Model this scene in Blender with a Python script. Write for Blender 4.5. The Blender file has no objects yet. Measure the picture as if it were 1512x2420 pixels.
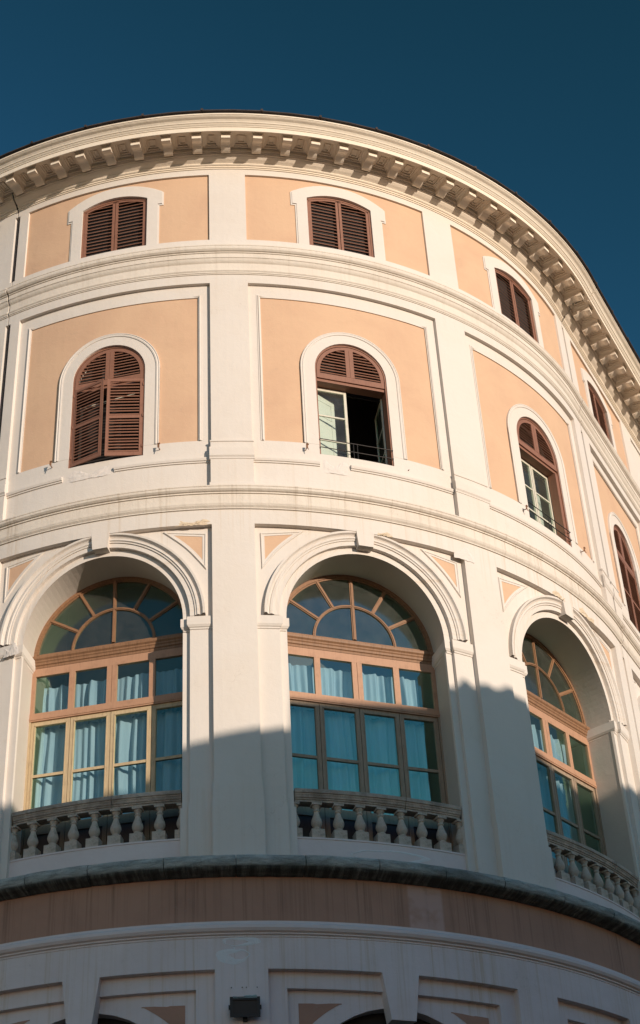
import bpy, math, random
from math import sin, cos, pi, sqrt, radians
from mathutils import Vector, Matrix
random.seed(7)
SC = bpy.context.scene
K = 0.857                      # model units -> metres
R = 14.0                       # radius of the curved facade (model units)
D = 3.56369651953503 * R       # camera distance from the centre of the curve
# ------------------------------------------------------------------ camera
YAW, PIT, ROL = 0.02712001577854971, 0.6342857065611415, -0.03158287504396441
cam_d = bpy.data.cameras.new("camera"); cam = bpy.data.objects.new("camera", cam_d)
SC.collection.objects.link(cam); SC.camera = cam
f0 = Vector((sin(YAW)*cos(PIT), cos(YAW)*cos(PIT), sin(PIT)))
r0 = Vector((cos(YAW), -sin(YAW), 0))
u0 = Vector((-sin(YAW)*sin(PIT), -cos(YAW)*sin(PIT), cos(PIT)))
rr = cos(ROL)*r0 + sin(ROL)*u0; uu = -sin(ROL)*r0 + cos(ROL)*u0
m = Matrix((rr, uu, -f0)).transposed().to_4x4(); m.translation = Vector((0, -D*K, 0))
cam.matrix_world = m
cam_d.sensor_fit = 'VERTICAL'; cam_d.sensor_height = 36
cam_d.lens = 3787.957*36/2419
cam_d.shift_x = 137.66/2419; cam_d.shift_y = -8.3/2419
cam_d.clip_end = 2000
# ------------------------------------------------------------------ world, sun, exposure
AZ, EL = radians(36), radians(10)
w = bpy.data.worlds.new("World"); SC.world = w; w.use_nodes = True
nt = w.node_tree; nt.nodes.clear()
sky = nt.nodes.new('ShaderNodeTexSky'); sky.sky_type = 'NISHITA'; sky.sun_disc = False
sky.sun_elevation = EL; sky.sun_rotation = pi - AZ
sky.air_density = 1.0; sky.dust_density = 0.0; sky.ozone_density = 2.2
bg = nt.nodes.new('ShaderNodeBackground'); bg.inputs[1].default_value = 0.058
ow = nt.nodes.new('ShaderNodeOutputWorld')
sep = nt.nodes.new('ShaderNodeSeparateColor'); comb = nt.nodes.new('ShaderNodeCombineColor')
nt.links.new(sky.outputs[0], sep.inputs[0])          # contrast of each colour: deep teal overhead, warm towards the sun
for i_, (g_, k_) in enumerate(((2.5, 1.10), (2.14, 1.16), (2.75, .475))):
    pw_ = nt.nodes.new('ShaderNodeMath'); pw_.operation = 'POWER'; pw_.inputs[1].default_value = g_
    mu_ = nt.nodes.new('ShaderNodeMath'); mu_.operation = 'MULTIPLY'; mu_.inputs[1].default_value = k_
    mi_ = nt.nodes.new('ShaderNodeMath'); mi_.operation = 'MINIMUM'; mi_.inputs[1].default_value = 3.4
    nt.links.new(sep.outputs[i_], mi_.inputs[0]); nt.links.new(mi_.outputs[0], pw_.inputs[0]); nt.links.new(pw_.outputs[0], mu_.inputs[0]); nt.links.new(mu_.outputs[0], comb.inputs[i_])
nt.links.new(comb.outputs[0], bg.inputs[0]); nt.links.new(bg.outputs[0], ow.inputs[0])
sd = bpy.data.lights.new("sun", 'SUN'); sd.energy = 4.6; sd.angle = radians(0.5); sd.color = (1.0, 0.85, 0.70)
sun = bpy.data.objects.new("sun", sd); SC.collection.objects.link(sun)
sv = Vector((sin(AZ)*cos(EL), -cos(AZ)*cos(EL), sin(EL)))
sun.rotation_euler = sv.to_track_quat('Z', 'Y').to_euler()
SC.view_settings.view_transform = 'Standard'; SC.view_settings.look = 'None'
SC.view_settings.exposure = 0.0; SC.view_settings.gamma = 1.0
SC.render.engine = 'CYCLES'

# ------------------------------------------------------------------ materials
def mat(name, col, rough=0.85, metal=0.0):
    m = bpy.data.materials.new(name); m.use_nodes = True
    b = m.node_tree.nodes['Principled BSDF']
    b.inputs['Base Color'].default_value = (*col, 1); b.inputs['Roughness'].default_value = rough
    b.inputs['Metallic'].default_value = metal
    try: b.inputs['Specular IOR Level'].default_value = 0.3
    except Exception: pass
    return m
class NT:
    """small helper for node chains"""
    def __init__(s, m): s.t = m.node_tree; s.b = s.t.nodes['Principled BSDF']
    def n(s, ty, **kw):
        x = s.t.nodes.new(ty)
        for k, v in kw.items(): setattr(x, k, v)
        return x
    def l(s, a, b): s.t.links.new(a, b)
    def uv(s, sx=1, sy=1):
        u = s.n('ShaderNodeUVMap'); mp = s.n('ShaderNodeMapping'); mp.inputs['Scale'].default_value = (sx, sy, 1)
        s.l(u.outputs[0], mp.inputs[0]); return mp.outputs[0]
    def noise(s, vec, scale, det=5, rough=.6, dist=0):
        x = s.n('ShaderNodeTexNoise'); x.inputs['Scale'].default_value = scale; x.inputs['Detail'].default_value = det
        x.inputs['Roughness'].default_value = rough; x.inputs['Distortion'].default_value = dist
        s.l(vec, x.inputs['Vector']); return x.outputs[0]
    def ramp(s, fac, a, b, va=0., vb=1.):
        x = s.n('ShaderNodeMapRange'); x.inputs[1].default_value = a; x.inputs[2].default_value = b
        x.inputs[3].default_value = va; x.inputs[4].default_value = vb; s.l(fac, x.inputs[0]); return x.outputs[0]
    def mul(s, a, b):
        x = s.n('ShaderNodeMath', operation='MULTIPLY')
        s.l(a, x.inputs[0])
        if isinstance(b, (int, float)): x.inputs[1].default_value = b
        else: s.l(b, x.inputs[1])
        return x.outputs[0]
    def mix(s, fac, c1, c2):
        x = s.n('ShaderNodeMixRGB')
        if isinstance(fac, (int, float)): x.inputs[0].default_value = fac
        else: s.l(fac, x.inputs[0])
        for i, c in ((1, c1), (2, c2)):
            if isinstance(c, tuple): x.inputs[i].default_value = (*c, 1)
            else: s.l(c, x.inputs[i])
        return x.outputs[0]
    def bump(s, h, strength=.3, dist=.02):
        x = s.n('ShaderNodeBump'); x.inputs['Strength'].default_value = strength; x.inputs['Distance'].default_value = dist
        s.l(h, x.inputs['Height']); s.l(x.outputs[0], s.b.inputs['Normal'])
    def zone(s, z0, z1, f=.15):
        """1 between heights z0..z1 (UV v), soft ends"""
        u = s.n('ShaderNodeUVMap'); sp = s.n('ShaderNodeSeparateXYZ'); s.l(u.outputs[0], sp.inputs[0])
        return s.mul(s.ramp(sp.outputs[1], z0-f, z0+f), s.ramp(sp.outputs[1], z1+.03, z1-.03))
    def xzone(s, x0, x1, f=.03):
        u = s.n('ShaderNodeUVMap'); sp = s.n('ShaderNodeSeparateXYZ'); s.l(u.outputs[0], sp.inputs[0])
        return s.mul(s.ramp(sp.outputs[0], x0-f, x0+f), s.ramp(sp.outputs[0], x1+f, x1-f))

CREAM = (0.655, 0.597, 0.54); STREAK = (0.50, 0.37, 0.24)
def stucco(name, base, low, streaks=(), bumpk=.25, streakcol=STREAK, blot=.5, patches=()):
    m = mat(name, base, .9); N = NT(m)
    v = N.uv(); big = N.noise(v, .45, 6, .62, .4); med = N.noise(v, 2.6, 5, .65, .3); fine = N.noise(v, 34, 4, .7)
    c = N.mix(N.mul(N.ramp(big, .42, .72), blot), base, low)
    c = N.mix(N.mul(N.ramp(med, .55, .8), blot*.45), c, tuple(x*.88 for x in base))
    hs = N.noise(N.uv(.35, 2.2), 1.2, 4, .6)      # faint horizontal bands of the trowel
    c = N.mix(N.mul(N.ramp(hs, .5, .8), .18), c, tuple(min(1, x*1.06) for x in base))
    for (z0, z1, k) in streaks:
        st = N.noise(N.uv(7.5, .10), 1.0, 5, .75, .15); st2 = N.noise(N.uv(1.1, .05), 1.0, 3, .6)
        f = N.mul(N.mul(N.ramp(st, .50, .68), N.ramp(st2, .38, .62, .25, 1)), N.zone(z0, z1, (z1-z0)*.45))
        c = N.mix(N.mul(f, k), c, streakcol)
    for (x0, x1, z0, z1, col, k) in patches:
        f = N.mul(N.xzone(x0, x1), N.zone(z0, z1, .03))
        f = N.mul(f, N.ramp(N.noise(v, 2.2, 4, .6), .3, .5, .35, 1.))
        c = N.mix(N.mul(f, k), c, col)
    # fine cracks
    vo = N.n('ShaderNodeTexVoronoi', feature='DISTANCE_TO_EDGE'); vo.inputs['Scale'].default_value = .55
    wp = N.n('ShaderNodeVectorMath', operation='ADD'); nn = N.n('ShaderNodeTexNoise'); nn.inputs['Scale'].default_value = 2.5; nn.inputs['Detail'].default_value = 6
    N.l(v, nn.inputs['Vector']); N.l(v, wp.inputs[0]); N.l(nn.outputs['Color'], wp.inputs[1]); N.l(wp.outputs[0], vo.inputs['Vector'])
    cr = N.mul(N.ramp(vo.outputs[0], .004, .0), N.ramp(big, .52, .6))
    c = N.mix(N.mul(cr, .35), c, (.35, .28, .22))
    N.l(c, N.b.inputs['Base Color'])
    a = N.n('ShaderNodeMath', operation='ADD'); N.l(N.mul(med, 1.4), a.inputs[0]); N.l(N.mul(fine, .22), a.inputs[1])
    N.bump(a.outputs[0], bumpk, .03)
    return m
M_CREAM = stucco('cream_stucco', CREAM, (.62, .54, .46), streaks=[(25.4, 26.9, .6), (34.9, 36.3, .2), (27.0, 28.2, .22), (15.6, 18.0, .25)])
M_REVEAL = stucco('reveal_stucco', (.54, .475, .42), (.47, .40, .34))  # slightly darker plaster, its colour lowered further to cut bounce and deepen shade
M_BASE = stucco('grey_white_stucco', (.69, .60, .57), (.60, .50, .465), streaks=[(12.0, 14.1, .75)], blot=.8)
M_ORANGE = stucco('apricot_stucco', (.61, .405, .265), (.555, .355, .235), blot=1.0, streaks=[(32.5, 34.9, .13), (38.2, 40.1, .13)])
M_BROWN = stucco('dusty_rose_stucco', (.42, .235, .16), (.33, .18, .125), streaks=[(14.3, 15.5, .85)], streakcol=(.15, .085, .06), blot=.8,
                 patches=[(.95+3.3, 5.15, 14.35, 15.5, (.56, .37, .31), .7)])
M_STRING = stucco('weathered_ledge', (.66, .59, .51), (.56, .48, .40), streaks=[(26.4, 27.2, .85), (35.4, 36.7, .3)], streakcol=(.40, .32, .24), bumpk=.5)
M_CORNICE = stucco('cornice_stucco', (.75, .655, .535), (.66, .56, .44), bumpk=.4)
M_SPALL = stucco('bare_mortar', (.62, .50, .36), (.46, .36, .26), bumpk=1.0)
M_PATCH = stucco('repair_plaster', (.66, .60, .55), (.62, .56, .50), bumpk=.6)

def m_stone(name, base, dark, k=.7):
    m = mat(name, base, .92); N = NT(m); tc = N.n('ShaderNodeTexCoord')
    v = tc.outputs['Object']; a = N.noise(v, 1.3, 6, .7, .6); b = N.noise(v, 14, 6, .75); g = N.noise(v, 4, 5, .7)
    c = N.mix(N.mul(N.ramp(a, .38, .62), k), base, dark)
    c = N.mix(N.mul(N.ramp(g, .55, .7), .5), c, (dark[0]*.5, dark[1]*.55, dark[2]*.5))
    c = N.mix(N.mul(N.ramp(b, .58, .7), .6), c, tuple(x*.45 for x in base))
    N.l(c, N.b.inputs['Base Color']); N.bump(b, .8, .03); return m
def m_torus():
    m = mat('mossy_travertine', (.3, .3, .28), .95); N = NT(m); v = N.uv(1.4, 7)
    a = N.noise(v, 1.6, 7, .75, .5); b = N.noise(N.uv(3.5, .6), 1.5, 5, .7); g = N.noise(N.uv(1, 1), 26, 5, .75); L_ = N.noise(N.uv(.5, 1), .9, 3, .5)
    c = N.mix(N.ramp(a, .38, .62), (.56, .57, .52), (.30, .31, .28))
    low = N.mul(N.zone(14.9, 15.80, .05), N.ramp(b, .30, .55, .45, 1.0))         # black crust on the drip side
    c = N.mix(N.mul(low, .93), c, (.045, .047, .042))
    c = N.mix(N.mul(N.ramp(L_, .50, .66), .5), c, (.07, .075, .065))
    c = N.mix(N.mul(N.ramp(g, .56, .66), .55), c, (.06, .06, .055))
    N.l(c, N.b.inputs['Base Color']); h = N.n('ShaderNodeMath', operation='ADD'); N.l(a, h.inputs[0]); N.l(g, h.inputs[1]); N.bump(h.outputs[0], 1.0, .05); return m
M_TORUS = m_torus()
M_BALU = m_stone('travertine', (.60, .50, .41), (.34, .275, .22), .6)
M_RAIL = m_stone('stained_travertine', (.54, .44, .36), (.22, .175, .14), .8)

def m_wood(name, base, dark, k=.6, rough=.55):
    m = mat(name, base, rough); N = NT(m); v = N.uv(9, 1.2)
    a = N.noise(v, 2.2, 6, .7, .8); b = N.noise(N.uv(), 3, 4, .6)
    c = N.mix(N.mul(N.ramp(a, .45, .7), k), base, dark)
    c = N.mix(N.mul(N.ramp(b, .55, .75), .35), c, tuple(x*.6 for x in dark))
    N.l(c, N.b.inputs['Base Color']); N.bump(a, .25, .01); return m
M_SHUT = m_wood('russet_painted_wood', (.26, .125, .082), (.20, .09, .058), .5, .5)
M_WOODR = m_wood('reddish_varnished_wood', (.27, .145, .078), (.13, .068, .038), .7)
M_WOODB = m_wood('salmon_painted_wood', (.44, .25, .155), (.33, .17, .105), .5)
M_WOODY = m_wood('ochre_varnished_wood', (.52, .395, .24), (.33, .235, .145), .6)
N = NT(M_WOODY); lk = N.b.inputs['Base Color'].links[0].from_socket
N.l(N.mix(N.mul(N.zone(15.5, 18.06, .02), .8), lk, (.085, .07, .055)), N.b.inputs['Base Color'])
M_CASE = m_wood('grey_white_painted_wood', (.62, .58, .48), (.42, .38, .30), .5)
M_INNER = m_wood('pale_green_panel', (.60, .63, .55), (.55, .58, .50), .3)
M_DARKIN = mat('dark_interior', (.035, .03, .028), .9)
M_ROOM = mat('interior_plaster', (.26, .24, .20), .9)
M_IRON = mat('dark_iron', (.045, .04, .038), .5, .6)
M_RUST = mat('rusty_iron', (.22, .11, .06), .8)
M_PIPE = mat('dark_copper_pipe', (.06, .045, .04), .6)
M_ROOF = m_stone('dark_roof_tile', (.07, .055, .05), (.03, .025, .025), .7)
M_BLACK = mat('black_metal', (.018, .02, .022), .5)
M_DROP = m_stone('verdigris_crust', (.34, .46, .45), (.18, .26, .27), .5)

def m_glass(name, tint, refl, rough=.02, wav=.12, dust=.0):
    m = bpy.data.materials.new(name); m.use_nodes = True; t = m.node_tree; t.nodes.clear()
    o = t.nodes.new('ShaderNodeOutputMaterial'); mx = t.nodes.new('ShaderNodeMixShader')
    tr = t.nodes.new('ShaderNodeBsdfTransparent'); tr.inputs[0].default_value = (*tint, 1)
    gl = t.nodes.new('ShaderNodeBsdfGlossy'); gl.inputs['Roughness'].default_value = rough; gl.inputs[0].default_value = (.52, 1.0, .74, 1)
    ge = t.nodes.new('ShaderNodeNewGeometry'); dp = t.nodes.new('ShaderNodeVectorMath'); dp.operation = 'DOT_PRODUCT'
    t.links.new(ge.outputs['Incoming'], dp.inputs[0]); t.links.new(ge.outputs['Normal'], dp.inputs[1])
    def M_(op, a, b=None):
        x = t.nodes.new('ShaderNodeMath'); x.operation = op
        for i, q in ((0, a), (1, b)):
            if q is None: continue
            if isinstance(q, (int, float)): x.inputs[i].default_value = q
            else: t.links.new(q, x.inputs[i])
        return x
    ab = M_('ABSOLUTE', dp.outputs['Value']); p5 = M_('POWER', M_('SUBTRACT', 1.0, ab.outputs[0]).outputs[0], 4.0)
    fr = M_('ADD', M_('MULTIPLY', p5.outputs[0], 1-refl).outputs[0], refl)
    tc = t.nodes.new('ShaderNodeTexCoord'); nz = t.nodes.new('ShaderNodeTexNoise'); nz.inputs['Scale'].default_value = 1.6; nz.inputs['Detail'].default_value = 2
    bp = t.nodes.new('ShaderNodeBump'); bp.inputs['Strength'].default_value = wav; bp.inputs['Distance'].default_value = .04
    t.links.new(tc.outputs['Object'], nz.inputs['Vector']); t.links.new(nz.outputs[0], bp.inputs['Height'])
    t.links.new(bp.outputs[0], gl.inputs['Normal'])
    t.links.new(fr.outputs[0], mx.inputs[0]); t.links.new(tr.outputs[0], mx.inputs[1]); t.links.new(gl.outputs[0], mx.inputs[2]); t.links.new(mx.outputs[0], o.inputs[0])
    if dust > 0:
        df = t.nodes.new('ShaderNodeBsdfDiffuse'); df.inputs[0].default_value = (.62, .60, .54, 1); m2 = t.nodes.new('ShaderNodeMixShader')
        n2 = t.nodes.new('ShaderNodeTexNoise'); n2.inputs['Scale'].default_value = 3.; n2.inputs['Detail'].default_value = 6; n2.inputs['Roughness'].default_value = .7
        mp = t.nodes.new('ShaderNodeMapRange'); mp.inputs[1].default_value = .3; mp.inputs[2].default_value = .7; mp.inputs[3].default_value = dust*.6; mp.inputs[4].default_value = dust*1.5
        t.links.new(tc.outputs['Object'], n2.inputs['Vector']); t.links.new(n2.outputs[0], mp.inputs[0]); t.links.new(mp.outputs[0], m2.inputs[0])
        t.links.new(mx.outputs[0], m2.inputs[1]); t.links.new(df.outputs[0], m2.inputs[2]); t.links.new(m2.outputs[0], o.inputs[0])
    return m
M_GLASS = m_glass('window_glass', (.72, .86, .89), .17, dust=.015)
M_GLASSF = m_glass('old_fanlight_glass', (.60, .62, .58), .15, .12, dust=.045)
M_GLASSU = m_glass('casement_glass', (.90, .94, .92), .035, dust=.05)
def m_cloth():
    m = mat('pale_blue_curtain_cloth', (.42, .50, .56), .95); N = NT(m)
    a = N.noise(N.uv(6, .3), 2, 4, .6)
    N.l(N.mix(N.ramp(a, .35, .7), (.42, .485, .53), (.52, .575, .61)), N.b.inputs['Base Color']); return m
M_CLOTH = m_cloth()

# ------------------------------------------------------------------ facade coordinates
P0, DL = -0.5207759233212341, 0.5332351457970237
SL, SR = P0*R, (P0+3*DL)*R
BW = DL*R                                     # bay width
PSI = radians(60.0)
def pt(S, dr, z):
    """S along the facade (at radius R), dr outward, z up -- model units"""
    if S < SL: b = P0; t = S-SL; a = P0
    elif S > SR: b = P0+3*DL; t = S-SR; a = PSI
    else: b = S/R; t = 0; a = b
    p = Vector(((R)*sin(b), -(R)*cos(b), 0)) + Vector((sin(a), -cos(a), 0))*dr
    p += Vector((cos(a), sin(a), 0))*t; p.z = z
    return p
class Bay:
    def __init__(s, kind, c):
        s.kind = kind; s.c = c
        if kind == 'arc':
            a = c/R; s.n = Vector((sin(a), -cos(a), 0)); s.t = Vector((cos(a), sin(a), 0)); s.o = s.n*R
        else:
            a = P0 if c < 0 else PSI; s.n = Vector((sin(a), -cos(a), 0)); s.t = Vector((cos(a), sin(a), 0)); s.o = pt(c, 0, 0)
    def loc(s, x, y, z): return s.o + s.t*x + s.n*y + Vector((0, 0, z))
    def yf(s, x, dr): return sqrt((R+dr)**2-x*x)-R if s.kind == 'arc' else dr
    def S(s, x): return s.c + (R*math.asin(x/R) if s.kind == 'arc' else x)
# ------------------------------------------------------------------ mesh builder
class MB:
    def __init__(s): s.v = []; s.f = []; s.uv = []; s.sm = []
    def p(s, co, uv=(0, 0)): s.v.append(tuple(c*K for c in co)); s.uv.append(uv); return len(s.v)-1
    def face(s, *i, smooth=False): s.f.append(tuple(i)); s.sm.append(smooth)
    def grid(s, rows, smooth=False, close=False):
        """rows of (co, uv) lists"""
        ids = [[s.p(c, u) for c, u in r] for r in rows]
        n = len(ids)
        for a in range(n-1 + (1 if close else 0)):
            A, B = ids[a], ids[(a+1) % n]
            for i in range(len(A)-1): s.face(A[i], A[i+1], B[i+1], B[i], smooth=smooth)
        return ids
    def box(s, fn, x0, x1, y0, y1, z0, z1):
        """box in coordinates fn(x,y,z)"""
        c = [(x, y, z) for z in (z0, z1) for y in (y0, y1) for x in (x0, x1)]
        for q in ((0,1,3,2), (4,5,7,6), (0,1,5,4), (2,3,7,6), (0,2,6,4), (1,3,7,5)):
            ids = []
            for k in q:
                x, y, z = c[k]
                u = (x, z) if q not in ((0,2,6,4), (1,3,7,5)) else (x+y, z)
                if q in ((0,1,3,2), (4,5,7,6)): u = (x, z+y)
                ids.append(s.p(fn(x, y, z), u))
            s.face(*ids)
    def build(s, name, m, parent=None, label=None):
        me = bpy.data.meshes.new(name); me.from_pydata(s.v, [], s.f); me.materials.append(m)
        l = me.uv_layers.new(name='UVMap')
        for lp in me.loops: l.data[lp.index].uv = s.uv[lp.vertex_index]
        for p, k in zip(me.polygons, s.sm): p.use_smooth = k
        me.update()
        o = bpy.data.objects.new(name, me); SC.collection.objects.link(o)
        if parent: o.parent = parent
        if label: o['label'] = label
        return o
def empty(name, label=None, cat=None, group=None, parent=None, loc=(0, 0, 0)):
    o = bpy.data.objects.new(name, None); SC.collection.objects.link(o); o.location = loc
    o.empty_display_size = .3
    if label: o['label'] = label
    if cat: o['category'] = cat
    if group: o['group'] = group
    if parent: o.parent = parent
    return o
def tag(o, label, cat, group=None):
    o['label'] = label; o['category'] = cat
    if group: o['group'] = group
    return o
def val(f, x): return f(x) if callable(f) else f
def cols(a, b, step=.28, cosine=False):
    n = max(1, math.ceil(abs(b-a)/step))
    if cosine: n = max(n, 22); return [a+(b-a)*(1-cos(pi*i/n))/2 for i in range(n+1)]
    return [a+(b-a)*i/n for i in range(n+1)]
def slab(mb, S0, S1, lo, hi, r1, r0, cosine=False, Sf=None, faces='flrbt'):
    """solid piece on the facade; lo/hi may be functions of the column coordinate; Sf maps it to S"""
    Sf = Sf or (lambda x: x); xs = cols(S0, S1, cosine=cosine)
    F = [(Sf(x), val(lo, x), val(hi, x)) for x in xs]
    zs = 1
    if not callable(lo) and not callable(hi): zs = 1
    mb.grid([[(pt(S, r1, a), (S, a)) for S, a, b in F], [(pt(S, r1, b), (S, b)) for S, a, b in F]])
    if 'b' in faces: mb.grid([[(pt(S, r0, a), (S, a-(r1-r0))) for S, a, b in F], [(pt(S, r1, a), (S, a)) for S, a, b in F]])
    if 't' in faces: mb.grid([[(pt(S, r1, b), (S, b)) for S, a, b in F], [(pt(S, r0, b), (S, b+(r1-r0))) for S, a, b in F]])
    for tagc, (S, a, b) in (('l', F[0]), ('r', F[-1])):
        if tagc in faces and b-a > 1e-4:
            mb.grid([[(pt(S, r1, a), (S, a)), (pt(S, r0, a), (S+(r1-r0), a))], [(pt(S, r1, b), (S, b)), (pt(S, r0, b), (S+(r1-r0), b))]])
def lathe(mb, S0, S1, prof, caps=True, step=.25, smooth=False):
    xs = cols(S0, S1, step)
    mb.grid([[(pt(S, d, z), (S, z+.3*d)) for S in xs] for d, z in prof], smooth=smooth)
    if caps:
        for S in (S0, S1):
            ids = [mb.p(pt(S, d, z), (S+d, z)) for d, z in prof]; mb.face(*ids)
def planar(mb, bay, path, prof, smooth=False, closed=False):
    """mouldings on the facade along a path of (x,z), prof = list of (outward-in-plane offset, dr); offset to the left of travel"""
    n = len(path); rows = []
    for off, dr in prof:
        row = []
        for i, (x, z) in enumerate(path):
            if closed: a, b = path[(i-1) % n], path[(i+1) % n]
            else: a, b = path[max(i-1, 0)], path[min(i+1, n-1)]
            t1 = Vector((x-a[0], z-a[1])); t2 = Vector((b[0]-x, b[1]-z))
            if t1.length < 1e-6: t1 = t2
            if t2.length < 1e-6: t2 = t1
            t1.normalize(); t2.normalize(); n1 = Vector((-t1.y, t1.x)); n2 = Vector((-t2.y, t2.x))
            mm = n1+n2; mm.normalize(); k = 1/max(.35, mm.dot(n1))
            X, Z = x+mm.x*off*k, z+mm.y*off*k
            S = bay.S(X); row.append((pt(S, dr, Z), (S, Z)))
        if closed: row.append(row[0])
        rows.append(row)
    mb.grid(rows, smooth=smooth)
def rot_path(mb, P, prof, smooth=False):
    """sweep profile (out, z) along plan path P (list of 2D world points), outward = right-hand side of travel"""
    rows = []; n = len(P)
    for o_, z in prof:
        row = []; L = 0
        for i in range(n):
            a, c, b = Vector(P[max(i-1, 0)]), Vector(P[i]), Vector(P[min(i+1, n-1)])
            t1 = c-a; t2 = b-c
            if t1.length < 1e-6: t1 = t2
            if t2.length < 1e-6: t2 = t1
            t1.normalize(); t2.normalize(); n1 = Vector((t1.y, -t1.x)); n2 = Vector((t2.y, -t2.x)); mm = (n1+n2).normalized()
            k = 1/max(.4, mm.dot(n1)); q = c+mm*o_*k
            if i: L += (c-a).length
            row.append((Vector((q.x, q.y, z)), (P[i][0]*1.0+L, z)))
        rows.append(row)
    mb.grid(rows, smooth=smooth)
def cyl(mb, a, b, r, n=8, cap=True):
    a = Vector(a); b = Vector(b); d = (b-a).normalized(); u = d.orthogonal().normalized(); v = d.cross(u)
    ra = [(a+(u*cos(2*pi*i/n)+v*sin(2*pi*i/n))*r, (i/n, 0)) for i in range(n+1)]
    rb = [(b+(u*cos(2*pi*i/n)+v*sin(2*pi*i/n))*r, (i/n, (b-a).length)) for i in range(n+1)]
    mb.grid([ra, rb], smooth=True)
    if cap:
        for q in (ra, rb): mb.face(*[mb.p(c, u_) for c, u_ in q[:-1]])

# ------------------------------------------------------------------ setting: ground
g = MB(); g.grid([[(Vector((x, y, -1.98)), (x, y)) for x in (-900, 900)] for y in (-900, 900)])
gm = stucco('street_cobbles', (.09, .085, .08), (.06, .058, .055)); go = g.build('ground', gm); go['kind'] = 'structure'

# ------------------------------------------------------------------ the building
B = empty('curved_building', 'cream and apricot stucco building with a curved corner front and bracketed cornice', 'building', loc=(0, 0, 0))
bays = [Bay('arc', (P0+(i+.5)*DL)*R) for i in range(3)]
WC = SR+3.65
wing = Bay('flat', WC); HWL, HWR = 2.67, 2.92           # recess half widths of the wing bay
leftwing_c = SL-3.75
JL, JR = SL+.12, SR+.22                                 # expansion joints
SMIN, SMAX = SL-9.0, SR+17.0
PW = .59                                                # half width of the pilasters
def piers():
    """S ranges of the front-layer piers"""
    out = [(SL-.62, JL-.10), (JL+.10, SL+.565)]
    for i in (1, 2): out.append((SL+i*BW-PW, SL+i*BW+PW))
    out += [(SR-.56, JR-.09), (JR+.09, WC-HWL)]
    return out
PIERS = piers()
FULLR = (WC+HWR, WC+HWR+1.2)

# room behind: dark core, floors and back wall so nothing shines through
core = MB()
lathe(core, SMIN, SMAX, [(-4.2, -1.9), (-4.2, 42.0)], caps=False, step=1.0)
core.build('interior_wall', M_ROOM, B)
fl = MB()
for z in (9.0, 16.35, 27.2, 36.6, 41.0):
    for dz in (0, .25):
        xs = cols(SMIN, SMAX, 1.0); fl.grid([[(pt(S, d, z-dz), (S, d)) for S in xs] for d in (-4.3, -1.45)])
    xs = cols(SMIN, SMAX, 1.0)
    fl.grid([[(pt(S, -1.45, zz), (S, zz)) for S in xs] for zz in (z, z-.25)])
fl.build('floor_slab', M_ROOM, B)
pw = MB()
for S in (SL-9, SL, SL+BW, SL+2*BW, SR, WC+3.5, SMAX):
    pw.grid([[(pt(S, d, z), (d, z)) for d in (-4.25, -.45)] for z in (-1.9, 41.9)])
pw.build('party_wall', M_ROOM, B)

# ---------------- window shapes
ZA = 23.04
def arc(a, zc): return lambda x: zc+sqrt(max(0, a*a-x*x))
def seg(a, zs, rise): return lambda x: zs+rise*(1-(x/a)**2) if abs(x) < a else zs
AW, AZB, AZS, ARISE = 1.11, 36.6, 39.24, .27            # attic windows
UW, UZB, UZS = 1.15, 28.62, 31.93                       # first-floor arched windows

def sheet_hole(mb, bay, x0, x1, z0, z1, dr, a, zb, top, r0, cosine=True):
    """sheet with an opening |x|<a between zb and top(x)"""
    S = bay.S
    slab(mb, x0, -a, z0, z1, dr, r0, Sf=S); slab(mb, a, x1, z0, z1, dr, r0, Sf=S)
    slab(mb, -a, a, top, z1, dr, r0, Sf=S, cosine=cosine, faces='f')
    if zb > z0+1e-3: slab(mb, -a, a, z0, zb, dr, r0, Sf=S, faces='ft')
def reveal(mb, bay, a, zb, top, dr, yb, sill=True):
    """jambs and head from the front surface back to the flat window plane"""
    path = [(-a, zb)] + [(x, top(x)) for x in cols(-a, a, .1, cosine=True)] + [(a, zb)]
    if sill: path.append((-a, zb))
    rows = [[], [], []]; L = 0
    for i, (x, z) in enumerate(path):
        if i: L += math.dist(path[i-1], (x, z))
        f_ = pt(bay.S(x), dr, z); b_ = bay.loc(x, yb, z)
        d_ = (f_-b_).length
        for k, (p_, e) in enumerate(((f_, 0), ((f_+b_)/2, d_/2), (b_, d_))): rows[k].append((p_, (bay.c+L, z*0+20+e)))
    mb.grid(rows)

# ---------------- walls per zone
wall = MB()                                             # cream front layer
# attic zone 36.3 .. 40.40
def frieze_band(mb, z0, z1, r1, r0, faces='fbt'):
    for a, b in ((SMIN, JL-.02), (JL+.02, JR-.02), (JR+.02, SMAX)): slab(mb, a, b, z0, z1, r1, r0, faces=faces+'lr')
frieze_band(wall, 40.05, 40.42, 0, -.3)
frieze_band(wall, 36.0, 37.03, 0, -.3, 'ft')
for a, b in PIERS + [FULLR]: slab(wall, a, b, 37.03, 40.05, 0, -.3, faces='flr')
slab(wall, SMIN, SL-3.0, 37.03, 40.05, 0, -.3, faces='flr'); slab(wall, SL-3.0, SL-.62, 37.0, 40.1, -.09, -.3, faces='f')
slab(wall, FULLR[1], SMAX, 37.03, 40.05, -.05, -.3, faces='f')
for J in (JL, JR): slab(wall, J-.12, J+.12, 26.3, 40.2, -.28, -.4, faces='f')
frieze_band(wall, 35.13, 36.0, 0, -.3, 'fb')
for a, b in PIERS + [FULLR]: slab(wall, a, b, 27.0, 35.13, 0, -.3, faces='flr')
slab(wall, SMIN, SL-.62, 27.0, 35.13, -.10, -.3, faces='f')
slab(wall, FULLR[1], SMAX, 27.0, 35.13, -.10, -.3, faces='f')
frieze_band(wall, 25.92, 27.0, 0, -.3, 'fb')
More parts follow.
